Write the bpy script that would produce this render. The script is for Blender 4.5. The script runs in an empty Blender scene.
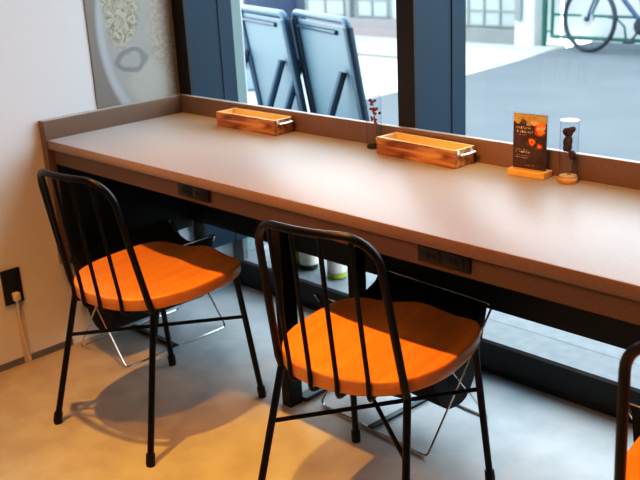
import bpy, bmesh, math, random
from math import sin, cos, pi, radians, sqrt
from mathutils import Vector, Matrix

random.seed(7)
scene = bpy.context.scene
COL = scene.collection

# ------------------------------------------------------------------ materials
def srgb(r, g, b):
    f = lambda c: (c / 255 / 12.92) if c / 255 <= .04045 else ((c / 255 + .055) / 1.055) ** 2.4
    return (f(r), f(g), f(b), 1)

def mat(name, col, rough=.5, metal=0., spec=.5, noise=None, bump=0., scale=30., coat=0.):
    """Principled material; noise=(colour2, scale, contrast) mixes in a second colour procedurally."""
    m = bpy.data.materials.new(name); m.use_nodes = True
    nt = m.node_tree; b = nt.nodes['Principled BSDF']
    b.inputs['Base Color'].default_value = col
    b.inputs['Roughness'].default_value = rough
    b.inputs['Metallic'].default_value = metal
    b.inputs['Specular IOR Level'].default_value = spec
    b.inputs['Coat Weight'].default_value = coat
    tc = nt.nodes.new('ShaderNodeTexCoord')
    if noise:
        c2, sc, lo, hi = noise
        n = nt.nodes.new('ShaderNodeTexNoise'); n.inputs['Scale'].default_value = sc
        n.inputs['Detail'].default_value = 6
        nt.links.new(tc.outputs['Object'], n.inputs['Vector'])
        r = nt.nodes.new('ShaderNodeValToRGB')
        r.color_ramp.elements[0].position = lo; r.color_ramp.elements[0].color = col
        r.color_ramp.elements[1].position = hi; r.color_ramp.elements[1].color = c2
        nt.links.new(n.outputs['Fac'], r.inputs['Fac'])
        nt.links.new(r.outputs['Color'], b.inputs['Base Color'])
    if bump:
        n2 = nt.nodes.new('ShaderNodeTexNoise'); n2.inputs['Scale'].default_value = scale
        n2.inputs['Detail'].default_value = 4
        nt.links.new(tc.outputs['Object'], n2.inputs['Vector'])
        bp = nt.nodes.new('ShaderNodeBump'); bp.inputs['Strength'].default_value = bump
        bp.inputs['Distance'].default_value = .002
        nt.links.new(n2.outputs['Fac'], bp.inputs['Height'])
        nt.links.new(bp.outputs['Normal'], b.inputs['Normal'])
    return m

def wood(name, c1, c2, rough=.4, stretch=(2, 26, 26), coat=0., lo=.35, hi=.68):
    m = bpy.data.materials.new(name); m.use_nodes = True
    nt = m.node_tree; b = nt.nodes['Principled BSDF']
    b.inputs['Roughness'].default_value = rough; b.inputs['Coat Weight'].default_value = coat
    tc = nt.nodes.new('ShaderNodeTexCoord'); mp = nt.nodes.new('ShaderNodeMapping')
    mp.inputs['Scale'].default_value = stretch
    n = nt.nodes.new('ShaderNodeTexNoise'); n.inputs['Scale'].default_value = 1.6
    n.inputs['Detail'].default_value = 5; n.inputs['Distortion'].default_value = .8
    r = nt.nodes.new('ShaderNodeValToRGB')
    r.color_ramp.elements[0].position = lo; r.color_ramp.elements[0].color = c1
    r.color_ramp.elements[1].position = hi; r.color_ramp.elements[1].color = c2
    L = nt.links.new
    L(tc.outputs['Object'], mp.inputs['Vector']); L(mp.outputs['Vector'], n.inputs['Vector'])
    L(n.outputs['Fac'], r.inputs['Fac']); L(r.outputs['Color'], b.inputs['Base Color'])
    return m

def glass(name, tint=(1, 1, 1, 1), refl=.05, edge=.2, rough=0.0, edge_tint=None):
    """thin clear sheet: straight-through transparency plus a mirror part that grows towards grazing angles"""
    m = bpy.data.materials.new(name); m.use_nodes = True
    nt = m.node_tree; nt.nodes.clear()
    o = nt.nodes.new('ShaderNodeOutputMaterial'); t = nt.nodes.new('ShaderNodeBsdfTransparent')
    t.inputs['Color'].default_value = tint
    g = nt.nodes.new('ShaderNodeBsdfGlossy'); g.inputs['Roughness'].default_value = rough
    f = nt.nodes.new('ShaderNodeLayerWeight'); f.inputs['Blend'].default_value = .5
    pw = nt.nodes.new('ShaderNodeMath'); pw.operation = 'POWER'; pw.inputs[1].default_value = 4
    ad = nt.nodes.new('ShaderNodeMath'); ad.operation = 'MULTIPLY_ADD'
    ad.inputs[1].default_value = edge; ad.inputs[2].default_value = refl
    ad.use_clamp = True
    mx = nt.nodes.new('ShaderNodeMixShader'); L = nt.links.new
    if edge_tint:
        mc = nt.nodes.new('ShaderNodeMixRGB'); mc.inputs[1].default_value = tint; mc.inputs[2].default_value = edge_tint
        p2 = nt.nodes.new('ShaderNodeMath'); p2.operation = 'POWER'; p2.inputs[1].default_value = 4
        L(f.outputs['Facing'], p2.inputs[0]); L(p2.outputs[0], mc.inputs['Fac']); L(mc.outputs[0], t.inputs['Color'])
    L(f.outputs['Facing'], pw.inputs[0]); L(pw.outputs[0], ad.inputs[0]); L(ad.outputs[0], mx.inputs['Fac'])
    L(t.outputs[0], mx.inputs[1]); L(g.outputs[0], mx.inputs[2]); L(mx.outputs[0], o.inputs['Surface'])
    return m

M = {}
M['floor'] = mat('polished_concrete', (.40, .405, .41, 1), .45, spec=.4, noise=((.49, .495, .50, 1), 9, .34, .66), bump=.08, scale=60)
M['wall'] = mat('white_paint', (.73, .77, .84, 1), .75, bump=.05, scale=200)
M['roomwall'] = mat('brown_room_wall', (.16, .13, .10, 1), .8)
M['ceiling'] = mat('ceiling_paint', (.14, .12, .10, 1), .9)
M['laminate'] = mat('brown_laminate', (.165, .098, .060, 1), .42, spec=1.0, noise=((.190, .116, .074, 1), 160, .35, .65))
lb = M['laminate'].node_tree.nodes['Principled BSDF']
lb.inputs['Sheen Weight'].default_value = .52; lb.inputs['Sheen Roughness'].default_value = .45
lb.inputs['Sheen Tint'].default_value = (.92, .96, 1, 1)
M['laminate_edge'] = mat('brown_laminate_edge', (.185, .108, .062, 1), .5, noise=((.225, .140, .085, 1), 220, .35, .65))
M['black_panel'] = mat('black_panel', (.012, .012, .013, 1), .45)
M['black_steel'] = mat('black_powdercoat', (.0045, .004, .004, 1), .33, spec=.35)
M['black_rubber'] = mat('black_rubber', (.006, .006, .006, 1), .6)
M['seat'] = wood('orange_beech', (.66, .290, .075, 1), (.76, .365, .105, 1), .34, (22, 2.2, 22), lo=.3, hi=.75)
M['tray'] = wood('acacia', (.17, .062, .020, 1), (.56, .29, .11, 1), .35, (5, 30, 34), lo=.34, hi=.66)
M['tray_in'] = wood('acacia_lit', (.72, .44, .20, 1), (.78, .52, .26, 1), .4, (5, 30, 34))  # brighter copy of the acacia, light painted onto rim and inner faces
M['pale_wood'] = wood('pale_wood', (.62, .33, .10, 1), (.72, .42, .15, 1), .45, (12, 60, 60))
M['disc_wood'] = wood('vase_disc_wood', (.50, .27, .12, 1), (.60, .35, .17, 1), .5, (40, 40, 40))
M['chrome'] = mat('chrome_wire', (.75, .74, .72, 1), .18, metal=1)
M['silver'] = mat('brushed_silver', (.72, .72, .74, 1), .28, metal=1)
M['canvas'] = mat('black_canvas', (.0045, .0045, .005, 1), .85, bump=.4, scale=400)
M['fin'] = mat('steel_skylit', (.020, .043, .072, 1), .5, spec=.35)  # dark grey fin steel with the blue skylight painted into its sides
M['fin_front'] = mat('steel_shaded', (.020, .016, .014, 1), .45)  # same steel, darkened to paint the shade on the room side
M['frame_dark'] = mat('dark_frame', (.020, .024, .030, 1), .4)
M['jamb'] = mat('grey_teal_jamb', (.20, .27, .27, 1), .5)
M['gasket'] = mat('pale_gasket', (.62, .68, .66, 1), .4)
M['glass'] = glass('window_glass', (.92, .97, .98, 1), .02, .25)
M['ledge'] = mat('grey_stone_ledge', (.17, .18, .19, 1), .6, noise=((.21, .22, .23, 1), 25, .35, .65))
M['vase_glass'] = glass('vase_glass', (.93, .95, .97, 1), .04, .25, .03, (.54, .58, .63, 1))
M['glass_rim'] = mat('glass_rim', (.85, .90, .93, 1), .15)
M['glass_base'] = glass('glass_base', (.55, .50, .45, 1), .08, .3, .05)
M['berry'] = mat('red_berry', (.26, .035, .014, 1), .35)
M['stem'] = mat('dry_stem', (.22, .11, .05, 1), .7)
M['pod'] = mat('dark_pod', (.035, .013, .010, 1), .75, noise=((.085, .030, .020, 1), 120, .4, .6))
M['acrylic'] = glass('acrylic', (.93, .95, .95, 1), .03, .2)
M['socket_black'] = mat('socket_black', (.020, .019, .020, 1), .4)
M['slot'] = mat('socket_slot', (.003, .003, .003, 1), .6)
M['cream'] = mat('cream_plastic', (.72, .66, .55, 1), .4)
M['white_plastic'] = mat('white_cord', (.70, .66, .60, 1), .45)
M['asphalt'] = mat('asphalt', (.082, .089, .099, 1), .85, noise=((.100, .107, .117, 1), 1.7, .3, .7))
M['paving'] = mat('pale_concrete', (.315, .315, .305, 1), .85, noise=((.37, .37, .355, 1), 1.3, .3, .7))
M['kerb'] = mat('kerb_stone', (.20, .16, .13, 1), .8)
M['facade'] = mat('pale_render', (.46, .48, .48, 1), .8)
M['stone'] = mat('stone_plinth', (.155, .160, .155, 1), .85, noise=((.20, .205, .20, 1), 4, .3, .7))
M['pinkwall'] = mat('lilac_wall', (.205, .19, .195, 1), .85)
M['pinkbase'] = mat('rose_plinth', (.24, .19, .19, 1), .85)
M['win_pane'] = mat('frosted_pane', (.30, .335, .335, 1), .25)
M['win_frame'] = mat('grey_window_frame', (.175, .185, .18, 1), .5)
M['green'] = mat('green_rail_paint', (.010, .080, .058, 1), .45)
M['tyre'] = mat('tyre_rubber', (.022, .028, .036, 1), .7)
M['rim'] = mat('dark_rim', (.03, .035, .04, 1), .4)
M['spoke'] = mat('spoke_steel', (.40, .42, .44, 1), .3, metal=.6)
M['bikeframe'] = mat('blue_grey_frame', (.025, .05, .10, 1), .35)
M['brake'] = mat('brake_disc', (.35, .36, .36, 1), .4, metal=.5)
M['board'] = mat('board_panel', (.105, .150, .180, 1), .45)
M['board_frame'] = mat('blue_board_frame', (.018, .038, .060, 1), .35, metal=.2)
M['board_rail'] = mat('pale_blue_rail', (.055, .095, .13, 1), .3, metal=.3)
M['bin'] = mat('navy_bin', (.010, .020, .046, 1), .45)
M['bin_lid'] = mat('blue_bin_lid', (.055, .095, .16, 1), .4)
M['leaf'] = mat('blue_green_leaf', (.010, .048, .060, 1), .5)
M['pot'] = mat('pale_blue_pot', (.20, .29, .36, 1), .5)
M['wine_green'] = mat('dark_green_bottle', (.010, .018, .006, 1), .12, coat=.5)
M['wine_yellow'] = mat('yellow_green_bottle', (.42, .46, .03, 1), .12, coat=.5)
M['label'] = mat('cream_label', (.72, .70, .62, 1), .6)
M['clear_bottle'] = mat('clear_bottle', (.55, .60, .56, 1), .1, coat=.5)
M['card_dark'] = mat('card_print', (.045, .026, .022, 1), .45, noise=((.10, .05, .045, 1), 45, .4, .75))
M['card_gold'] = mat('card_gold', (.40, .23, .075, 1), .5, noise=((.50, .36, .17, 1), 70, .35, .65))
M['card_red'] = mat('card_red', (.50, .060, .014, 1), .5)
M['card_orange'] = mat('card_orange', (.75, .24, .02, 1), .5)
M['card_peach'] = mat('card_peach', (.66, .40, .24, 1), .5)
M['card_ink'] = mat('card_ink', (.66, .58, .50, 1), .5)
M['card_leaf'] = mat('card_leaf', (.10, .09, .025, 1), .5)

# ------------------------------------------------------------------ mesh helpers
class MB:
    def __init__(s): s.bm = bmesh.new(); s.mi = 0
    def _faces(s, before):
        for f in s.bm.faces:
            if f.index == -1 or f not in before: pass
    def face(s, vs):
        try:
            f = s.bm.faces.new(vs); f.material_index = s.mi; return f
        except ValueError: return None
    def box(s, lo, hi, bev=0., mtx=None, seg=2):
        b = bmesh.new()
        r = bmesh.ops.create_cube(b, size=1)
        lo = Vector(lo); hi = Vector(hi); c = (lo + hi) / 2; d = hi - lo
        for v in b.verts: v.co = Vector((v.co.x * d.x, v.co.y * d.y, v.co.z * d.z)) + c
        if bev: bmesh.ops.bevel(b, geom=b.edges[:], offset=bev, segments=seg, profile=.5, affect='EDGES')
        s.merge(b, mtx); return s
    def merge(s, b, mtx=None):
        mp = {}
        for v in b.verts: mp[v] = s.bm.verts.new(mtx @ v.co if mtx else v.co)
        for f in b.faces: s.face([mp[v] for v in f.verts])
        b.free()
    def tube(s, pts, r, closed=False, n=10, caps=True):
        P = [Vector(p) for p in pts]; N = len(P)
        R = r if isinstance(r, (list, tuple)) else [r] * N
        T = []
        for i in range(N):
            if closed: t = P[(i + 1) % N] - P[i - 1]
            else: t = P[min(i + 1, N - 1)] - P[max(i - 1, 0)]
            T.append(t.normalized())
        up = Vector((0, 0, 1)) if abs(T[0].z) < .9 else Vector((1, 0, 0))
        nrm = (up - T[0] * up.dot(T[0])).normalized()
        rings = []
        for i in range(N):
            nrm = (nrm - T[i] * nrm.dot(T[i])).normalized(); bn = T[i].cross(nrm)
            rings.append([s.bm.verts.new(P[i] + (nrm * cos(2 * pi * k / n) + bn * sin(2 * pi * k / n)) * R[i]) for k in range(n)])
        for i in range(N if closed else N - 1):
            a, b = rings[i], rings[(i + 1) % N]
            for k in range(n): s.face([a[k], a[(k + 1) % n], b[(k + 1) % n], b[k]])
        if caps and not closed:
            s.face(rings[0][::-1]); s.face(rings[-1])
        return s
    def lathe(s, prof, c=(0, 0, 0), n=24, mtx=None, cap0=True, cap1=True):
        c = Vector(c); rings = []
        for (r, z) in prof:
            ring = []
            for k in range(n):
                p = c + Vector((r * cos(2 * pi * k / n), r * sin(2 * pi * k / n), z))
                ring.append(s.bm.verts.new(mtx @ p if mtx else p))
            rings.append(ring)
        for a, b in zip(rings, rings[1:]):
            for k in range(n): s.face([a[k], a[(k + 1) % n], b[(k + 1) % n], b[k]])
        if cap0: s.face(rings[0][::-1])
        if cap1: s.face(rings[-1])
        return s
    def ball(s, c, r, sc=(1, 1, 1), n=10, rot=None):
        b = bmesh.new(); bmesh.ops.create_uvsphere(b, u_segments=n, v_segments=max(6, n // 2 + 1), radius=r)
        m = Matrix.Translation(Vector(c)) @ (rot.to_4x4() if rot else Matrix()) @ Matrix.Diagonal((*sc, 1))
        s.merge(b, m); return s
    def build(s, name, mats, parent=None, smooth=True, loc=None, rotz=0, angle=40):
        me = bpy.data.meshes.new(name)
        bmesh.ops.recalc_face_normals(s.bm, faces=s.bm.faces[:])
        s.bm.to_mesh(me); s.bm.free()
        for m in (mats if isinstance(mats, (list, tuple)) else [mats]): me.materials.append(m)
        if smooth:
            for f in me.polygons: f.use_smooth = True
            try: me.set_sharp_from_angle(angle=radians(angle))
            except Exception: pass
        o = bpy.data.objects.new(name, me); COL.objects.link(o)
        if parent: o.parent = parent
        if loc: o.location = loc
        if rotz: o.rotation_euler.z = rotz
        return o

def fillet(pts, rad, n=6):
    """round the inner corners of an open polyline"""
    P = [Vector(p) for p in pts]; out = [P[0]]
    rad = rad if isinstance(rad, (list, tuple)) else [rad] * (len(P) - 2)
    for i in range(1, len(P) - 1):
        a, b, c = P[i - 1], P[i], P[i + 1]
        d1 = (a - b); d2 = (c - b); r = min(rad[i - 1], d1.length * .48, d2.length * .48)
        p1 = b + d1.normalized() * r; p2 = b + d2.normalized() * r
        for k in range(n + 1):
            t = k / n; out.append(p1 * (1 - t) ** 2 + b * 2 * t * (1 - t) + p2 * t * t)
    out.append(P[-1]); return out

def loop_fillet(pts, rad, n=5):
    P = [Vector(p) for p in pts]; N = len(P); out = []
    for i in range(N):
        a, b, c = P[i - 1], P[i], P[(i + 1) % N]
        d1 = (a - b); d2 = (c - b); r = min(rad, d1.length * .45, d2.length * .45)
        p1 = b + d1.normalized() * r; p2 = b + d2.normalized() * r
        for k in range(n + 1):
            t = k / n; out.append(p1 * (1 - t) ** 2 + b * 2 * t * (1 - t) + p2 * t * t)
    return out

def tag(o, label=None, cat=None, group=None, kind=None):
    if label: o['label'] = label
    if cat: o['category'] = cat
    if group: o['group'] = group
    if kind: o['kind'] = kind
    return o

def thing(name, label, cat, loc=(0, 0, 0), rotz=0, group=None):
    o = bpy.data.objects.new(name, None); o.empty_display_size = .05; COL.objects.link(o)
    o.location = loc; o.rotation_euler.z = rotz
    return tag(o, label, cat, group)

def copy_tree(o, parent=None):
    c = o.copy(); COL.objects.link(c)
    if parent: c.parent = parent
    for ch in list(o.children): copy_tree(ch, c)
    return c

# ------------------------------------------------------------------ dimensions
ZT = .74            # counter top
D = .545            # counter depth to the back upstand
HU = .0625          # upstand height
XW = -.021          # left wall plane
XE = 4.2            # right end of counter
YG = .885           # window glass plane
ZL = .115           # window ledge height
ZC = 2.75           # ceiling

# ------------------------------------------------------------------ room shell
def slab(name, lo, hi, m, kind='structure', parent=None, bev=0):
    o = MB().box(lo, hi, bev).build(name, m, parent, smooth=False)
    if kind: o['kind'] = kind
    return o

slab('floor', (XW - .2, -4.2, -.12), (6.2, .76, 0), M['floor'])
slab('ceiling', (XW - .2, -4.2, ZC), (6.2, 1.0, ZC + .15), M['ceiling'])
slab('wall_left', (XW - .2, -4.2, 0), (XW, YG, ZC), M['wall'])
slab('wall_back', (XW - .2, -4.2, 0), (6.2, -4.0, ZC), M['roomwall'])
slab('wall_right', (6.0, -4.0, 0), (6.2, .98, ZC), M['roomwall'])
slab('baseboard_left', (XW, -4.0, 0), (XW + .006, -.0, .022), M['ledge'])
slab('baseboard_window', (XW, .752, 0), (6.0, .98, ZL - .012), M['black_panel'])
slab('trim_1', (XW, .748, ZL - .012), (6.0, .98, ZL), M['ledge'])            # ledge top of the low plinth
slab('trim_2', (XW, .80, 2.62), (6.0, .98, ZC), M['frame_dark'])             # window head

# steel fins standing inside the continuous window glass
def fin(n, x0, x1, ye=.790):
    m = MB(); z0 = .205
    m.mi = 0; m.box((x0, .565, z0), (x1, .575, 2.62))          # interior face, same grey steel with its shade painted in
    m.mi = 1; m.box((x0 + .002, .575, z0), (x1, ye - .058, 2.62))
    m.box((x0 + .002, ye - .058, z0), (x1 + .003, ye, 2.62))
    o = m.build(n, [M['fin_front'], M['fin']], smooth=False)
    o['kind'] = 'structure'
    MB().box((x1 - .004, ye, z0), (x1 + .003, ye + .006, 2.62)).build('gasket', M['frame_dark'], o, smooth=False)
    MB().box((x0 + .002, .750, ZL), (x1 - .004, ye, z0)).build('base_block', M['ledge'], o, smooth=False)
    return o
FINS = [(XW + .001, .048), (1.031, 1.093), (2.35, 2.41), (3.65, 3.71), (4.95, 5.01)]
for i, (a, b) in enumerate(FINS): fin('trim_%d' % (i + 3), a, b, .772 if i == 0 else .790)
jb = slab('trim_8', (XW, .76, ZL), (XW + .002, YG - .006, 2.62), M['jamb'])
WX = [XW, 1.062, 2.38, 3.68, 5.0]
for i in range(4):
    x0 = WX[i]; x1 = WX[i + 1]
    w = slab('window_%d' % (i + 1), (x0, YG - .006, ZL), (x1, YG + .006, ZL + .0006), M['ledge'])
    m = MB(); vs = [m.bm.verts.new(p) for p in ((x0, YG, ZL + .0006), (x1, YG, ZL + .0006), (x1, YG, 2.62), (x0, YG, 2.62))]
    m.face(vs); m.build('pane', M['glass'], w, smooth=False)
slab('wall_window', (5.0, .80, ZL), (6.0, .98, 2.62), M['wall'])

# salad photo panel on the left wall (flat printed panel)
def poster_material():
    m = bpy.data.materials.new('faded_salad_print'); m.use_nodes = True
    nt = m.node_tree; b = nt.nodes['Principled BSDF']; b.inputs['Roughness'].default_value = .35
    L = nt.links.new
    tc = nt.nodes.new('ShaderNodeTexCoord'); sep = nt.nodes.new('ShaderNodeSeparateXYZ')
    nz = nt.nodes.new('ShaderNodeTexNoise'); nz.inputs['Scale'].default_value = 9; nz.inputs['Detail'].default_value = 4
    L(tc.outputs['Object'], nz.inputs['Vector'])
    sub = nt.nodes.new('ShaderNodeVectorMath'); sub.operation = 'SUBTRACT'; sub.inputs[1].default_value = (.5, .5, .5)
    L(nz.outputs['Color'], sub.inputs[0])
    sc = nt.nodes.new('ShaderNodeVectorMath'); sc.operation = 'SCALE'; sc.inputs['Scale'].default_value = .07
    L(sub.outputs[0], sc.inputs[0])
    add = nt.nodes.new('ShaderNodeVectorMath'); add.operation = 'ADD'
    L(tc.outputs['Object'], add.inputs[0]); L(sc.outputs[0], add.inputs[1])
    L(add.outputs[0], sep.inputs[0])
    sepc = nt.nodes.new('ShaderNodeSeparateXYZ'); L(tc.outputs['Object'], sepc.inputs[0])
    def math(op, a, b_=None):
        n = nt.nodes.new('ShaderNodeMath'); n.operation = op
        for i, v in enumerate((a, b_)):
            if v is None: continue
            if isinstance(v, (int, float)): n.inputs[i].default_value = v
            else: L(v, n.inputs[i])
        return n.outputs[0]
    def ell(cy, cz, ry, rz, warp=True):
        s = sep if warp else sepc
        u = math('DIVIDE', math('SUBTRACT', s.outputs['Y'], cy), ry)
        v = math('DIVIDE', math('SUBTRACT', s.outputs['Z'], cz), rz)
        return math('SQRT', math('ADD', math('MULTIPLY', u, u), math('MULTIPLY', v, v)))
    def ramp(val, stops):
        r = nt.nodes.new('ShaderNodeValToRGB')
        e = r.color_ramp.elements
        while len(e) < len(stops): e.new(.5)
        for k, (p, c) in enumerate(stops): e[k].position = p; e[k].color = (c, c, c, 1)
        L(val, r.inputs['Fac']); return r.outputs['Color']
    def mix(fac, a, col):
        n = nt.nodes.new('ShaderNodeMixRGB'); L(fac, n.inputs['Fac'])
        if isinstance(a, tuple): n.inputs[1].default_value = a
        else: L(a, n.inputs[1])
        if isinstance(col, tuple): n.inputs[2].default_value = col
        else: L(col, n.inputs[2])
        return n.outputs[0]
    dis = math('MULTIPLY', ell(.560, 1.055, .318, .42, False), .5)
    c = mix(ramp(dis, [(.44, 1), (.50, 0)]), (.235, .222, .212, 1), (.345, .350, .352, 1))   # plate on grey table
    c = mix(ramp(dis, [(.435, 0), (.455, 1), (.475, 1), (.50, 0)]), c, (.40, .45, .51, 1))       # pale plate rim
    n2 = nt.nodes.new('ShaderNodeTexNoise'); n2.inputs['Scale'].default_value = 38; n2.inputs['Detail'].default_value = 5
    n2.inputs['Distortion'].default_value = 2.0
    L(tc.outputs['Object'], n2.inputs['Vector'])
    gr = nt.nodes.new('ShaderNodeValToRGB')
    gr.color_ramp.elements[0].position = .36; gr.color_ramp.elements[0].color = (.21, .205, .135, 1)
    gr.color_ramp.elements[1].position = .62; gr.color_ramp.elements[1].color = (.47, .47, .39, 1)
    L(n2.outputs['Fac'], gr.inputs['Fac'])
    c = mix(ramp(math('MULTIPLY', ell(.350, 1.11, .075, .12), .5), [(.40, 1), (.55, 0)]), c, gr.outputs['Color'])   # greens
    n3 = nt.nodes.new('ShaderNodeValToRGB')
    n3.color_ramp.elements[0].position = .3; n3.color_ramp.elements[0].color = (.30, .27, .235, 1)
    n3.color_ramp.elements[1].position = .7; n3.color_ramp.elements[1].color = (.46, .43, .38, 1)
    L(n2.outputs['Fac'], n3.inputs['Fac'])
    c = mix(ramp(math('MULTIPLY', ell(.53, 1.06, .085, .30), .5), [(.34, 1), (.55, 0)]), c, n3.outputs['Color'])   # beige food
    c = mix(ramp(math('MULTIPLY', ell(.435, .865, .085, .085), .5), [(.40, 1), (.54, 0)]), c, (.40, .41, .39, 1))     # rice
    c = mix(ramp(math('MULTIPLY', ell(.365, .950, .062, .034), .5), [(.30, 0), (.42, .8), (.52, .8), (.62, 0)]), c, (.20, .205, .21, 1))  # dark loop
    L(c, b.inputs['Base Color'])
    return m
po = MB().box((XW, .2165, .80), (XW + .004, .5635, 2.1)).build('wall_poster', poster_material(), smooth=False)
tag(po, 'faded food photo panel with a plate of salad on the left wall', 'poster')

# ------------------------------------------------------------------ counter
ct = thing('window_counter', 'long brown laminate counter with raised rim along the window', 'counter')
MB().box((.0115, -.002, ZT - .030), (XE, D + .0, ZT), .0035).build('countertop', M['laminate'], ct)
MB().box((.012, .018, .657), (XE, .034, ZT - .030)).build('front_apron', M['laminate_edge'], ct, smooth=False)
MB().box((XW, D, .655), (XE, D + .018, ZT + HU), .0015).build('back_upstand', M['laminate'], ct, smooth=False)
m = MB()
m.box((XW, -.006, .307), (.0115, D, ZT + HU), .0015)
m.build('side_panel', M['laminate'], ct, smooth=False)
MB().box((.0115, .535, .332), (XE, .545, .709)).build('back_panel', M['black_panel'], ct, smooth=False)
MB().box((.0115, .036, .69), (XE, .535, .709)).build('underside_board', M['black_panel'], ct, smooth=False)
MB().box((.0115, .02, .307), (.0165, .535, .69)).build('side_lining', M['black_panel'], ct, smooth=False)
for lx in (.872, 2.78, 3.9):
    lg = MB().box((lx, .190, .0), (lx + .037, .240, .69), .002).build('leg', M['black_steel'], ct, smooth=False)
    MB().box((lx + .036, .455, ZL * 0), (lx + .074, .497, .69), .002).build('rear_leg', M['black_steel'], ct, smooth=False)
    MB().box((lx + .01, .240, .004), (lx + .05, .455, .016), .002).build('foot_bar', M['black_steel'], ct, smooth=False)

def power_outlet(x, label):
    t = thing('power_outlet', label, 'power outlet', (x, .018, .691), 0, 'power outlets on the counter apron')
    MB().box((-.068, -.010, -.0215), (.068, 0, .0215), .003).build('faceplate', M['socket_black'], t)
    for sx in (-.030, .030):
        o = MB().box((sx - .024, -.0125, -.0145), (sx + .024, -.0101, .0145), .001).build('socket', M['socket_black'], t)
        for k in (-.011, -.005, .004, .010):
            MB().box((sx + k, -.0132, -.007), (sx + k + .0022, -.0126, .004)).build('slot', M['slot'], o, smooth=False)
    return t
power_outlet(.770, 'black double power outlet on the counter front nearer the left wall')
power_outlet(1.628, 'black double power outlet on the counter front behind the middle chair')

# wall socket, plug and cord
t = thing('wall_socket', 'black wall socket plate low on the left wall', 'wall socket', (XW, -.186, .279))
MB().box((0, -.033, -.060), (.008, .033, .060), .002).build('faceplate', M['socket_black'], t)
for zz in (-.025, .022):
    o = MB().box((.008, -.014, zz - .012), (.0092, .014, zz + .012), .0005).build('socket', M['socket_black'], t, smooth=False)
    for yy in (-.0065, .0065): MB().box((.0092, yy - .0015, zz - .006), (.0097, yy + .0015, zz + .006)).build('slot', M['slot'], o, smooth=False)
t = thing('plug_cord', 'cream plug with white cord running down the left wall to the floor', 'cord', (XW, -.186, 0))
MB().box((.009, -.011, .232), (.032, .013, .262), .005).build('plug', M['cream'], t)
pts = fillet([(.022, .001, .234), (.020, .001, .210), (.012, .004, .17), (.012, .012, .03), (.012, .014, .005)], .02)
MB().tube(pts, .0045, n=10).build('cord', M['white_plastic'], t)
cv = MB().box((.0, .000, .0), (.007, .026, .205), .002).build('cord_cover', M['white_plastic'], t)

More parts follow.
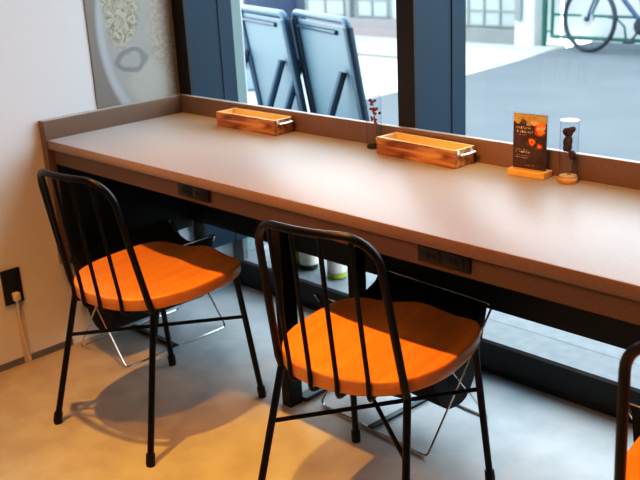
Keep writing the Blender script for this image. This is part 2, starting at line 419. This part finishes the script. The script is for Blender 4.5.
# ------------------------------------------------------------------ chairs
def make_chair():
    t = thing('dining_chair', 'x', 'chair')
    ZS = .446; TH = .036; SY = .024
    # seat outline: rounded front corners, half-round back
    def outline(a, k=1.):
        c, s = cos(a), sin(a)
        if s >= 0: ex = 3.4; rx, ry = .211, .220
        else: ex = 2.25; rx, ry = .211, .226
        r = (abs(c / rx) ** ex + abs(s / ry) ** ex) ** (-1 / ex)
        return r * c * k, r * s * k
    m = MB(); NA = 72
    def ztop(x, y):
        d = .010 * max(0, 1 - (x / .19) ** 2) * max(0, 1 - ((y + .05) / .19) ** 2)
        w = 0
        if y > .02: w = (y - .02) / .17 * (.006 * cos(x / .20 * 2 * pi) - .004)
        return ZS - d + w
    prof = [(.0, 0), (.35, 0), (.6, 0), (.8, 0), (.92, 0), (.97, 0), (.988, -.0006), (.996, -.002), (1.0, -.0055), (1.0, -TH + .006), (.99, -TH + .001), (.97, -TH)]
    rings = []
    for (k, dz) in prof:
        if k == 0: rings.append([m.bm.verts.new((0, SY, ztop(0, 0)))]); continue
        ring = []
        for i in range(NA):
            x, y = outline(2 * pi * i / NA, k); y += SY; ring.append(m.bm.verts.new((x, y, ztop(x, y - SY) + dz)))
        rings.append(ring)
    for i in range(NA): m.face([rings[0][0], rings[1][i], rings[1][(i + 1) % NA]])
    for a, b in zip(rings[1:], rings[2:]):
        for i in range(NA): m.face([a[i], a[(i + 1) % NA], b[(i + 1) % NA], b[i]])
    m.face(rings[-1])
    m.build('seat', M['seat'], t, angle=60)
    # back hoop: rises from the two bends beside the seat, bulging backwards along the top
    RB = .0091; hb = [(-.180, -.158, .405)]
    H = .783
    HB = .165; HT = .147; R = .068
    def yb_(z): return -.140 if z < .43 else -.145 - (z - .43) / (H - .43) * .072
    def hw(z): return HB + (HT - HB) * max(0, (z - .43) / (H - .43))
    def corner(sx):
        out = []
        for k in range(9):
            th = pi / 2 * k / 8
            z = H - R + R * sin(th); x = hw(z) - R + R * cos(th)
            out.append(Vector((sx * x, yb_(z) - .030 * (1 - (x / HT) ** 2), z)))
        return out
    def bar(x): return Vector((x, yb_(H) - .030 * (1 - (x / HT) ** 2), H))
    left = [Vector((-.165, -.134, .400)), Vector((-HB, -.145, .43)), Vector((-hw(.60), yb_(.60), .60))]
    right = [Vector((-v.x, v.y, v.z)) for v in left[::-1]]
    MB().tube(left + corner(-1) + [bar(x) for x in (-.08, -.05, -.025, 0, .025, .05, .08)] + corner(1)[::-1] + right, RB, n=12).build('back_frame', M['black_steel'], t)
    # spindles: from the top bar down outside the seat, hooked under it
    for x in (-.100, -.034, .034, .100):
        yt = bar(x).y
        xb = x * 1.02
        yb = SY - .226 * (1 - (abs(xb) / .211) ** 2.25) ** (1 / 2.25) - .006
        pts = fillet([(x, yt, H), (x * 1.01, (yt + yb) / 2, .60), (xb, yb, .445), (xb, yb, .398), (xb * .92, yb + .045, .396), (xb * .9, yb + .05, .412)], [.2, .06, .02, .01])
        MB().tube(pts, .0052, n=8).build('spindle', M['black_steel'], t)
    # legs
    feet = {(-1, -1): (-.204, -.235), (1, -1): (.204, -.235), (-1, 1): (-.200, .222), (1, 1): (.200, .222)}
    topp = {(-1, -1): (-.165, -.134, .405), (1, -1): (.165, -.134, .405), (-1, 1): (-.176, .172, .418), (1, 1): (.176, .172, .418)}
    for k, (fx, fy) in feet.items():
        a = Vector(topp[k]); b = Vector((fx, fy, .012))
        l = MB().tube([a, a.lerp(b, .5), b], .0088, n=12).build('leg', M['black_steel'], t)
        d = (b - a).normalized()
        MB().tube([b - d * .022, b + d * .002, Vector((fx, fy, 0))], [.0125, .0125, .0118], n=12).build('rubber_foot', M['black_rubber'], l)
    # crossed braces between opposite legs
    for sx in (-1, 1):
        a = Vector(topp[(sx, -1)]).lerp(Vector((*feet[(sx, -1)], 0)), .34)
        b = Vector(topp[(-sx, 1)]).lerp(Vector((*feet[(-sx, 1)], 0)), .34)
        MB().tube([a, b], .0055, n=8).build('brace', M['black_steel'], t)
    # bars under the seat that carry it
    MB().tube([(-.165, -.134, .403), (.165, -.134, .403)], .0065, n=8).build('seat_rail', M['black_steel'], t)
    MB().tube([(-.176, .170, .405), (.176, .170, .405)], .0065, n=8).build('seat_rail', M['black_steel'], t)
    return t
ch = make_chair()
CH = [((.616, -.062, 0), radians(7.0), 'orange wooden seat black spindle-back chair nearest the left wall'),
      ((1.424, .004, 0), radians(11.5), 'middle black spindle-back chair with orange seat, standing under the right-hand outlet'),
      ((2.30, -.040, 0), radians(8.0), 'black chair cut off by the right edge of the photo')]
for i, (loc, rz, lab) in enumerate(CH):
    c = ch if i == 0 else copy_tree(ch)
    c.location = loc; c.rotation_euler.z = rz; c['label'] = lab; c['group'] = 'dining chairs along the counter'

# ------------------------------------------------------------------ folding bag baskets under the counter
def make_basket():
    L, W, Hh = .425, .272, .358
    t = thing('bag_basket', 'x', 'basket')
    for s in (-1, 1):
        pts = loop_fillet([(-L / 2, -s * W / 2, .004), (L / 2, -s * W / 2, .004), (L / 2, s * W / 2, Hh), (-L / 2, s * W / 2, Hh)], .018)
        MB().tube([p + Vector((.004 * s, 0, 0)) for p in pts], .0032, closed=True, n=8).build('wire_frame', M['chrome'], t)
    # sling
    m = MB(); sec = []
    for k in range(17):
        u = -1 + 2 * k / 16
        y = (W / 2 - .004) * (1 if abs(u) > .999 else 1) * (abs(u) ** .75) * (1 if u > 0 else -1)
        z = .095 + (Hh - .095) * (abs(u) ** 2.3)
        sec.append((y * (1 - .12 * (1 - abs(u)) ), z))
    X0, X1 = -L / 2 + .012, L / 2 - .012
    nx = 6; grid = []
    for i in range(nx + 1):
        x = X0 + (X1 - X0) * i / nx
        grid.append([m.bm.verts.new((x, y, z)) for (y, z) in sec])
    for a, b in zip(grid, grid[1:]):
        for k in range(len(sec) - 1): m.face([a[k], a[k + 1], b[k + 1], b[k]])
    for row, x in ((grid[0], X0), (grid[-1], X1)):       # end panels whose top edge sags
        top = []
        for (y, z) in sec:
            zt = Hh - .055 * (1 - (y / (W / 2)) ** 2)
            top.append(m.bm.verts.new((x, y, max(z + .0005, zt))))
        for k in range(len(sec) - 1): m.face([row[k], row[k + 1], top[k + 1], top[k]])
    o = m.build('canvas_sling', M['canvas'], t)
    md = o.modifiers.new('cloth', 'SOLIDIFY'); md.thickness = .003
    MB().box((-.010, -W / 2, .002), (.010, W / 2, .010), .002).build('spreader_bar', M['black_steel'], t, smooth=False)
    return t
bk = make_basket()
BK = [((.160, .222, 0), radians(90), 'black canvas folding basket with chrome wire legs beside the left wall'),
      ((1.178, .388, 0), radians(-3), 'black canvas folding basket with wire legs behind the middle chair'),
      ((2.14, .390, 0), radians(0), 'black canvas folding basket at the right edge of the photo')]
for i, (loc, rz, lab) in enumerate(BK):
    b = bk if i == 0 else copy_tree(bk)
    b.location = loc; b.rotation_euler.z = rz; b['label'] = lab; b['group'] = 'folding bag baskets under the counter'

# ------------------------------------------------------------------ things on the counter
def make_tray():
    L, W, Hh, T = .287, .080, .049, .008
    t = thing('wooden_tray', 'x', 'tray')
    for s in (-1, 1):
        ls = MB().box((-L / 2, s * W / 2 - (T if s > 0 else 0), 0), (L / 2, s * W / 2 + (T if s < 0 else 0), Hh), .001).build('long_side', [M['tray'], M['tray_in']], t, smooth=False)
        o = MB().box((s * L / 2 - (T if s > 0 else 0), -W / 2 + T, .0), (s * L / 2 + (T if s < 0 else 0), W / 2 - T, Hh - .001), .001).build('end_panel', [M['tray'], M['tray_in']], t, smooth=False)
        h = MB(); x = s * (L / 2)
        h.tube(fillet([(x, -.027, Hh - .012), (x + s * .015, -.027, Hh - .012), (x + s * .017, .027, Hh - .012), (x, .027, Hh - .012)], .008), .0032, n=8)
        for yy in (-.027, .027): h.box((x - .0005 if s > 0 else x - .002, yy - .006, Hh - .020), (x + .002 if s > 0 else x + .0005, yy + .006, Hh - .004), .0008)
        h.build('handle', M['silver'], o)
        for p in ls.data.polygons:
            if p.normal.y * s < -.9 or p.normal.z > .9: p.material_index = 1
        for p in o.data.polygons:
            if p.normal.x * s < -.9 or p.normal.z > .9: p.material_index = 1
    MB().box((-L / 2 + T, -W / 2 + T, .003), (L / 2 - T, W / 2 - T, .009)).build('bottom', M['tray_in'], t, smooth=False)
    return t
tr = make_tray()
for i, (loc, rz, lab) in enumerate([((.468, .497, ZT), radians(.5), 'small wooden cutlery tray on the left half of the counter'),
                                    ((1.180, .497, ZT), radians(-3.0), 'wooden cutlery tray standing beside the vase of red berries')]):
    b = tr if i == 0 else copy_tree(tr)
    b.location = loc; b.rotation_euler.z = rz; b['label'] = lab; b['group'] = 'wooden trays on the counter'

def vase_shell(t, r, h, z0):
    m = MB(); m.lathe([(r, z0), (r, h)], n=28, cap0=False, cap1=False); m.build('glass_tube', M['vase_glass'], t)
    m = MB()
    m.tube([(r * .97 * cos(a * pi / 14), r * .97 * sin(a * pi / 14), h) for a in range(28)], .0012, closed=True, n=6)
    m.lathe([(r * .98, h - .0005), (r * .98, h)], n=28, cap0=False, cap1=True)
    m.build('rim', M['glass_rim'], t)

t = thing('berry_vase', 'clear glass cylinder with red berry sprig beside the wooden tray', 'vase', (.980, .516, ZT))
vase_shell(t, .0225, .154, .004)
MB().lathe([(.0215, .0005), (.0225, .003), (.0215, .008)], n=28).build('glass_base', M['glass_base'], t)
for st in ([(-.012, -.004, .009), (.002, .002, .055), (-.002, .0, .135)], [(.013, .002, .009), (.004, -.003, .06), (.006, .0, .10)], [(-.006, .006, .009), (-.010, .002, .045), (.004, .003, .085)]):
    MB().tube(fillet(st, .02), .0009, n=6).build('stem', M['stem'], t)
mb = MB(); random.seed(3)
for k, (cx, cz, n) in enumerate([(-.004, .134, 8), (.0, .110, 11), (.009, .102, 5), (-.001, .084, 9), (.011, .074, 5)]):
    for j in range(n):
        mb.ball((cx + random.uniform(-.009, .009), random.uniform(-.008, .008), cz + random.uniform(-.006, .006)), random.uniform(.0028, .0044), n=8)
mb.build('berries', M['berry'], t)

t = thing('pod_vase', 'clear glass cylinder with dark dried pods on a wooden disc', 'vase', (1.618, .508, ZT))
vase_shell(t, .0225, .152, .014)
MB().lathe([(.0235, 0), (.0245, .002), (.0245, .010), (.022, .0125), (.0215, .017), (.003, .0175)], n=32).build('wooden_disc', M['disc_wood'], t)
MB().tube([(.0, 0, .016), (-.001, 0, .07), (-.004, 0, .115)], .0015, n=6).build('stem', M['stem'], t)
MB().tube([(.004, .002, .016), (.006, .002, .06)], .0012, n=6).build('stem', M['stem'], t)
mb = MB()
for (x, y, z, r, s, a) in [(-.004, 0, .118, .011, (1.0, .8, .75), .4), (.003, .002, .124, .009, (1.1, .8, .7), -.5), (-.001, -.002, .098, .010, (.85, .8, 1.25), .1),
                           (-.010, .001, .092, .006, (.7, .7, 1.7), 0), (-.003, 0, .083, .0095, (.95, .8, 1.1), .2), (.009, 0, .064, .009, (.85, .8, 1.15), -.4), (-.010, 0, .078, .005, (.7, .7, 1.3), 0)]:
    mb.ball((x * 1.15, y, z + .004), r * 1.22, s, 12, Matrix.Rotation(a, 3, 'Y'))
mb.build('pods', M['pod'], t)

# menu card in a pale wooden stand
t = thing('menu_stand', 'dark printed menu card upright in a pale wooden block', 'menu card', (1.510, .508, ZT), radians(3))
MB().box((-.052, -.021, 0), (.052, .021, .0165), .0015).build('wooden_base', M['pale_wood'], t, smooth=False)
CW, CHH = .0480, .157
cd = MB().box((-CW, -.0022, .0165), (CW, .0022, CHH), .0006).build('acrylic_panel', M['acrylic'], t, smooth=False)
cp = MB().box((-CW + .0015, -.0029, .0170), (CW - .0015, -.0023, CHH - .0015)).build('printed_sheet', M['card_dark'], t, smooth=False)
mb = MB(); yy = -.0030
def dab(x, z, rx, rz, mi, ph=0., wob=.15, n=16, lay=0):
    mb.mi = mi
    vs = []
    for k in range(n):
        a = 2 * pi * k / n; w = 1 + wob * sin(3 * a + ph) + wob * .6 * sin(5 * a + 2 * ph)
        vs.append(mb.bm.verts.new((x + rx * w * cos(a), yy - .00012 * (lay + 1), z + rz * w * sin(a))))
    mb.face(vs)
def bar(x0, x1, z0, z1, mi, lay=3):
    mb.mi = mi
    mb.face([mb.bm.verts.new(p) for p in ((x0, yy - .00012 * lay, z0), (x1, yy - .00012 * lay, z0), (x1, yy - .00012 * lay, z1), (x0, yy - .00012 * lay, z1))])
# 0 gold 1 red 2 orange 3 peach 4 ink 5 leaf
bar(-CW + .002, CW - .002, .134, .1550, 0, 1)
for (x, z, rx, rz, mi, ph) in [(-.033, .137, .008, .008, 0, 1), (-.018, .135, .009, .006, 5, 2), (-.004, .133, .010, .007, 0, 0), (.012, .134, .011, .006, 3, 1), (.030, .129, .013, .009, 2, 2),
                               (.020, .124, .008, .006, 1, 1), (.034, .121, .008, .006, 3, 0), (.026, .113, .015, .010, 1, 1), (.030, .112, .011, .006, 2, .5), (.024, .120, .008, .004, 3, 2), (.036, .106, .006, .005, 5, 0),
                               (.006, .086, .010, .010, 1, 1), (.027, .077, .008, .007, 1, 2), (.020, .070, .007, .004, 5, 1), (-.003, .080, .007, .004, 5, 2), (.014, .093, .006, .004, 5, 0)]:
    dab(x, z, rx, rz, mi, ph, lay=random.randint(1, 4))
dab(.006, .087, .008, .008, 2, 0, .1, lay=6); dab(.006, .086, .003, .003, 1, 0, .1, lay=7); dab(.027, .077, .005, .004, 2, 1, .1, lay=6)
random.seed(11)
def textline(x0, x1, z, h, gap=.0022, w=.0028):
    x = x0
    while x < x1:
        ww = w * random.uniform(.6, 1.1)
        if random.random() < .88:
            bar(x, x + ww * .28, z, z + h, 4)
            bar(x + ww * .25, x + ww, z + h * random.choice((0, .4, .8)), z + h * random.choice((.2, .6, 1)) + h * .12, 4)
        x += ww + gap * random.uniform(.5, 1.1)
textline(-.038, .004, .1165, .0062); textline(-.036, .010, .1075, .0055); textline(-.038, -.010, .1015, .0016, .001, .0016)
textline(-.038, -.004, .0635, .0022, .001, .0016); textline(-.038, .002, .0565, .0045, .0013, .0026); textline(-.038, .002, .0490, .0014, .001, .0016); textline(-.038, -.004, .0435, .0018, .0008, .0018)
textline(-.010, .012, .0250, .0022, .001, .0016)
mb.build('print_marks', [M['card_gold'], M['card_red'], M['card_orange'], M['card_peach'], M['card_ink'], M['card_leaf']], cp, smooth=False)

# ------------------------------------------------------------------ bottles on the window ledge
def bottle(loc, label, m_glass, r=.036, lab=None, liquid=None):
    t = thing('wine_bottle', label, 'bottle', loc, 0, 'bottles on the low window ledge')
    MB().lathe([(r * .86, 0), (r, .006), (r, .185), (r * .85, .212), (r * .45, .235), (.0145, .25), (.0145, .30), (.0155, .302), (.0155, .312)], n=24).build('body', m_glass, t)
    if lab: MB().lathe([(r + .0006, lab[0]), (r + .0006, lab[1])], n=24, cap0=False, cap1=False).build('label', M['label'], t)
    if liquid: MB().lathe([(r * .88, .0005), (r + .0008, .006), (r + .0008, .022)], n=24, cap0=False, cap1=False).build('bottle_foot', liquid, t)
    return t
bottle((.245, .846, ZL), 'yellow-green bottle on the window ledge, mostly hidden by the counter leg', M['wine_yellow'], .035, (.10, .17))
bottle((.318, .846, ZL), 'dark green bottle with cream label on the window ledge', M['wine_green'], .036, (.022, .13))
bottle((.468, .846, ZL), 'pale bottle with yellow-green foot on the window ledge', M['clear_bottle'], .036, (.026, .14), M['wine_yellow'])

# ------------------------------------------------------------------ outdoors
slab('road', (-2.55, .98, -.10), (14, 30, -.002), M['asphalt'])
m = MB()
vs = [(-14, .98), (-2.30, .98), (-2.38, 5.4), (-2.46, 6.4), (-2.60, 7.2), (-2.66, 7.6), (-14, 7.6)]
top = [m.bm.verts.new((x, y, 0)) for x, y in vs]; bot = [m.bm.verts.new((x, y, -.10)) for x, y in vs]
m.face(top); m.face(bot[::-1])
for i in range(len(vs)): m.face([top[i], top[(i + 1) % len(vs)], bot[(i + 1) % len(vs)], bot[i]])
o = m.build('pavement', M['paving'], smooth=False); o['kind'] = 'structure'
o = MB().box((-6.0, 5.98, .0), (-3.35, 6.06, .012), .003).build('drain_strip', M['kerb'], smooth=False)
tag(o, 'thin brown strip across the pale pavement outside', 'drain strip')

# building across the pavement
b = thing('opposite_building', 'pale building with gridded windows across the pavement', 'building', (-5.2, 7.42, 0))
BX = -5.2
def bx(name, x0, y0, z0, x1, y1, z1, m, parent=b, bev=0): return MB().box((x0 - BX, y0 - 7.42, z0), (x1 - BX, y1 - 7.42, z1), bev).build(name, m, parent, smooth=False)
bx('wall', -14, 7.52, .0, -3.30, 7.9, 3.2, M['facade'])
bx('plinth', -4.78, 7.38, 0, -3.17, 7.52, .165, M['stone'])
bx('corner_pillar', -3.16, 7.36, 0, -2.92, 7.9, 3.2, M['facade'])
bx('downpipe', -3.13, 7.31, .27, -3.06, 7.36, 3.2, M['win_frame'])
bx('side_wall', -9.0, 7.36, .10, -4.80, 7.52, .215, M['pinkwall'])
bx('side_plinth', -9.0, 7.34, 0, -4.80, 7.52, .10, M['pinkbase'])
def bwindow(x0, x1, z0, z1, nx, dz):
    f = bx('window', x0, 7.46, z0, x1, 7.52, z1, M['win_pane'])
    g = MB(); w = .022
    for k in range(nx + 1):
        xx = x0 + (x1 - x0) * k / nx; g.box((xx - w / 2 - BX, 7.44 - 7.42, z0), (xx + w / 2 - BX, 7.465 - 7.42, z1))
    z = z0
    while z < z1 + .001:
        g.box((x0 - BX, 7.445 - 7.42, z - w / 2), (x1 - BX, 7.465 - 7.42, z + w / 2)); z += dz
    g.build('glazing_bars', M['win_frame'], f, smooth=False)
bwindow(-4.30, -3.20, .185, 1.9, 5, .165)
bwindow(-5.62, -5.10, .235, 1.9, 2, .20)
bwindow(-6.55, -5.85, .235, 1.9, 2, .20)
bx('downpipe', -5.78, 7.40, .21, -5.70, 7.46, 3.2, M['win_frame'])
w2 = MB().box((-2.92, 7.95, 0), (6, 8.2, 2.2)).build('wall_outside', M['facade'], smooth=False); w2['kind'] = 'structure'

# green rail
t = thing('green_railing', 'green metal railing behind the parked bicycle', 'railing', (-2.76, 7.45, 0))
def gx(name, pts, r): return MB().tube([(x + 2.76, y - 7.45, z) for x, y, z in pts], r, n=8).build(name, M['green'], t)
gx('post', [(-2.84, 7.45, 0), (-2.84, 7.45, 1.25)], .030)
gx('post', [(-.4, 7.45, 0), (-.4, 7.45, 1.25)], .030)
gx('frame', fillet([(-.5, 7.45, .105), (-2.745, 7.45, .105), (-2.745, 7.45, 1.15), (-.5, 7.45, 1.15)], .01), .020)
gx('rail', [(-2.745, 7.45, .335), (-.5, 7.45, .335)], .014)
gx('hinge', [(-2.84, 7.45, .155), (-2.745, 7.45, .155)], .012)
gx('brace', [(-2.10, 7.43, .335), (-1.98, 7.43, .31), (-1.90, 7.43, .24), (-1.875, 7.43, .105)], .012)

# bicycle
t = thing('bicycle', 'dark bicycle parked against the green railing outside', 'bicycle', (-2.165, 7.20, 0), radians(7))
def wheel(x):
    w = MB(); R = .335
    w.tube([(x + (R - .023) * cos(a * 2 * pi / 40), 0, R + (R - .023) * sin(a * 2 * pi / 40)) for a in range(40)], .0235, closed=True, n=10)
    o = w.build('wheel', M['tyre'], t)
    if x == 0: o.rotation_euler.z = radians(-16)
    w = MB(); w.tube([(x + .300 * cos(a * 2 * pi / 40), 0, R + .300 * sin(a * 2 * pi / 40)) for a in range(40)], .010, closed=True, n=6)
    w.build('rim', M['rim'], o)
    w = MB()
    for k in range(20):
        a = 2 * pi * k / 20; w.tube([(x + .02 * cos(a + .5), (.02 if k % 2 else -.02), R + .02 * sin(a + .5)), (x + .296 * cos(a), 0, R + .296 * sin(a))], .0012, n=4)
    w.build('spokes', M['spoke'], o)
    w = MB(); w.tube([(x, -.05, R), (x, .05, R)], .028, n=12); w.build('hub', M['tyre'], o)
    w = MB(); w.tube([(x, -.034, R), (x, -.031, R)], .075, n=24); w.build('brake_disc', M['brake'], o)
wheel(0); wheel(1.05)
R = .335
fk = MB()
for s in (-.05, .05): fk.tube([(0, s, R), (.02, s, R + .08), (.13, s, R + .34)], .014, n=8)
fk.tube([(.13, -.06, R + .34), (.13, .06, R + .34)], .02, n=8); fk.tube([(.13, 0, R + .34), (.20, 0, R + .52)], .02, n=8)
fk.build('fork', M['bikeframe'], t)
fr = MB()
fr.tube([(.16, 0, R + .40), (.56, 0, R - .06)], .024, n=10); fr.tube([(.19, 0, R + .50), (.48, 0, R + .46)], .018, n=10)
fr.tube([(.56, 0, R - .06), (.46, 0, R + .55)], .018, n=10)
for s in (-.05, .05):
    fr.tube([(.56, s * .6, R - .06), (1.05, s, R)], .011, n=8); fr.tube([(.48, s * .5, R + .45), (1.05, s, R)], .010, n=8)
fr.build('frame', M['bikeframe'], t)
c = MB(); c.tube([(.56, -.055, R - .06), (.56, -.050, R - .06)], .085, n=24); c.tube([(.56, -.08, R - .06), (.56, .08, R - .06)], .022, n=10)
c.build('chainring', M['tyre'], t)
for s, dz, dx in ((-1, -.14, -.09), (1, .14, .09)):
    k = MB(); k.tube([(.56, s * .07, R - .06), (.56 + dx, s * .08, R - .06 + dz)], .012, n=8).build('crank', M['tyre'], t)
    MB().box((.56 + dx - .05, s * .13 - .045, R - .06 + dz - .012), (.56 + dx + .05, s * .13 + .045, R - .06 + dz + .012), .004).build('pedal', M['tyre'], t)
MB().tube([(.20, 0, R + .52), (.24, 0, R + .64)], .016, n=8).build('stem', M['tyre'], t)
MB().tube([(.22, -.29, R + .66), (.24, -.1, R + .64), (.24, .1, R + .64), (.22, .29, R + .66)], .014, n=8).build('handlebar', M['tyre'], t)
MB().tube([(.46, 0, R + .55), (.44, 0, R + .62)], .014, n=8).build('seat_post', M['tyre'], t)
MB().ball((.43, 0, R + .65), .1, (1.35, .6, .28), 14).build('saddle', M['tyre'], t)

# blue sign boards seen from behind, leaning towards the window on prop legs
def make_board(W):
    t = thing('sign_board', 'x', 'sign board')
    # local: x along width, y away from the window (normal), top leans to -y
    Hh = .955; lean = -.15
    def P(x, s, off=0): return Vector((x, lean * s + off, Hh * s))
    def slabp(name, x0, x1, s0, s1, th, m, off=0, parent=t):
        mm = MB(); n = Vector((0, Hh, -lean)).normalized() * th
        c = [P(x0, s0, off), P(x1, s0, off), P(x1, s1, off), P(x0, s1, off)]
        a = [mm.bm.verts.new(v) for v in c]; bb = [mm.bm.verts.new(v + n) for v in c]
        mm.face(a); mm.face(bb[::-1])
        for i in range(4): mm.face([a[i], a[(i + 1) % 4], bb[(i + 1) % 4], bb[i]])
        return mm.build(name, m, parent, smooth=False)
    slabp('panel', -W / 2 + .02, W / 2 - .02, .10, .965, .012, M['board'])
    for s in (-1, 1):
        MB().tube([P(s * W / 2, 0), P(s * W / 2, .97)], .023, n=10).build('side_rail', M['board_frame'], t)
        px = W / 2 - .10 if s > 0 else -W / 2 + .004
        a = P(px, .75, -.018); bq = Vector((px, -.40, 0))
        MB().tube([a, bq], .021, n=8).build('prop_leg', M['board_frame'], t)
    MB().tube(fillet([P(-W / 2, .93), P(-W / 2, 1), P(W / 2, 1), P(W / 2, .93)], .04), .018, n=10).build('top_rail', M['board_rail'], t)
    MB().tube([P(-W / 2, .935, -.006), P(W / 2 - .12, .935, -.006)], .011, n=8).build('clip_bar', M['board_frame'], t)
    MB().tube([P(-W / 2, .09), P(W / 2, .09)], .015, n=8).build('bottom_rail', M['board_frame'], t)
    return t
sb = make_board(.61)
def place_board(o, tl, tr_, lab):
    tl = Vector(tl); tr_ = Vector(tr_); d = tr_ - tl; a = math.atan2(d.y, d.x)
    n = Vector((-sin(a), cos(a))); c = (tl + tr_) / 2 + n * .15
    o.location = (c.x, c.y, 0); o.rotation_euler.z = a; o['label'] = lab; o['group'] = 'sign boards outside the window'
place_board(sb, (-1.272, 1.918), (-.708, 1.718), 'blue framed sign board outside, left of the pair')
sb2 = copy_tree(sb); place_board(sb2, (-.700, 1.790), (-.138, 1.574), 'blue framed sign board outside, right of the pair')

# bin behind the boards
t = thing('storage_bin', 'dark blue bin standing behind the two sign boards', 'bin', (-4.24, 4.66, 0), radians(35))
MB().box((-.14, -.26, .04), (.38, .26, .78), .05, seg=4).build('body', M['bin'], t)
MB().box((-.16, -.28, .78), (.40, .28, .90), .04, seg=3).build('lid', M['bin_lid'], t)
for s in (-.08, .30): MB().tube([(s, -.20, .06), (s + .05, -.20, .06)], .06, n=14).build('wheel', M['tyre'], t)
# potted shrub at the left edge of the window
t = thing('potted_shrub', 'blue-green shrub in a pale pot beside the left sign board', 'potted plant', (-3.62, 3.93, 0))
MB().lathe([(.10, 0), (.14, .02), (.17, .16), (.18, .20), (.165, .20), (.16, .17)], n=20).build('pot', M['pot'], t)
lf = MB(); random.seed(5)
for k in range(130):
    a = random.uniform(0, 2 * pi); el = random.uniform(.1, 1.5); r0 = random.uniform(.05, .22)
    c = Vector((r0 * cos(a) * cos(el), r0 * sin(a) * cos(el), .22 + .30 * sin(el) * random.uniform(.3, 1)))
    d = Vector((cos(a), sin(a), random.uniform(-.2, .9))).normalized(); sd = d.cross(Vector((0, 0, 1))).normalized() * .025
    L_ = random.uniform(.07, .13)
    vs = [c, c + d * L_ * .5 + sd, c + d * L_, c + d * L_ * .5 - sd]
    lf.face([lf.bm.verts.new(v) for v in vs])
lf.build('foliage', M['leaf'], t, smooth=False)
MB().tube([(0, 0, .15), (.01, 0, .40)], .012, n=6).build('stem', M['stem'], t)

# ------------------------------------------------------------------ light
w = bpy.data.worlds.new('sky'); scene.world = w; w.use_nodes = True
nt = w.node_tree; bg = nt.nodes['Background']
tc = nt.nodes.new('ShaderNodeTexCoord'); sp = nt.nodes.new('ShaderNodeSeparateXYZ'); rp = nt.nodes.new('ShaderNodeValToRGB')
nt.links.new(tc.outputs['Generated'], sp.inputs[0]); nt.links.new(sp.outputs['Z'], rp.inputs['Fac'])
rp.color_ramp.elements[0].position = 0; rp.color_ramp.elements[0].color = (.86, .95, 1.0, 1)
rp.color_ramp.elements[1].position = 1; rp.color_ramp.elements[1].color = (.70, .87, 1.0, 1)
nt.links.new(rp.outputs['Color'], bg.inputs['Color'])
bg.inputs['Strength'].default_value = 6.0

def spot(name, loc, tgt, power, col, size, blend, rad):
    l = bpy.data.lights.new(name, 'SPOT'); l.energy = power; l.color = col; l.spot_size = radians(size); l.spot_blend = blend
    l.shadow_soft_size = rad
    o = bpy.data.objects.new(name, l); COL.objects.link(o); o.location = loc
    o.rotation_euler = (Vector(tgt) - Vector(loc)).to_track_quat('-Z', 'Y').to_euler(); return o
WARM = (1.0, .41, .06)
spot('ceiling_spot', (.79, -.43, 2.62), (.80, -.22, 0), 225, WARM, 54, 1, .022)
spot('ceiling_spot', (1.62, -.43, 2.62), (1.58, -.22, 0), 225, WARM, 54, 1, .022)
spot('ceiling_spot', (2.75, -.43, 2.62), (2.75, -.22, 0), 190, WARM, 54, 1, .022)
for (sx, tx) in ((1.5, .45), (2.0, 1.17), (2.4, 1.60)):
    spot('counter_fill_spot', (sx, -1.75, 2.60), (tx, .50, .78), 230, (1, .56, .21), 17, .9, .05)  # added fill aimed to brighten trays and card, an invented source
al = bpy.data.lights.new('warm_fill', 'AREA'); al.energy = 34; al.color = (1, .50, .17); al.size = .5  # added soft fill that warms the shadows, an invented source
ao = bpy.data.objects.new('warm_fill', al); COL.objects.link(ao); ao.location = (2.1, -2.3, 2.5)
ao.rotation_euler = (Vector((1.2, .3, .6)) - Vector(ao.location)).to_track_quat('-Z', 'Y').to_euler()

# ------------------------------------------------------------------ camera
yaw, pitch, roll = -.8080458, .32747055, -.05161162
F = Vector((sin(yaw) * cos(pitch), cos(yaw) * cos(pitch), -sin(pitch)))
r = F.cross(Vector((0, 0, 1))).normalized(); u = r.cross(F)
r2 = r * cos(roll) + u * sin(roll); u2 = -r * sin(roll) + u * cos(roll)
cam = bpy.data.cameras.new('camera'); co = bpy.data.objects.new('camera', cam); COL.objects.link(co)
mt = Matrix((( r2.x, u2.x, -F.x, 2.76007), (r2.y, u2.y, -F.y, -1.42365), (r2.z, u2.z, -F.z, 1.35808), (0, 0, 0, 1)))
co.matrix_world = mt
cam.sensor_width = 36; cam.lens = 925 * 36 / 640; cam.clip_start = .05; cam.clip_end = 200
cam.dof.use_dof = True; cam.dof.focus_distance = 2.15; cam.dof.aperture_fstop = 6.0
scene.camera = co

scene.view_settings.view_transform = 'Standard'
scene.view_settings.look = 'None'
scene.view_settings.exposure = 0
scene.view_settings.use_curve_mapping = True
cmap = scene.view_settings.curve_mapping
cmap.extend = 'EXTRAPOLATED'
cu = cmap.curves[3]
for (x, y) in ((.03, .013), (.12, .075), (.40, .39)): cu.points.new(x, y)
cmap.update()
scene.cycles.max_bounces = 10
scene.cycles.transparent_max_bounces = 16
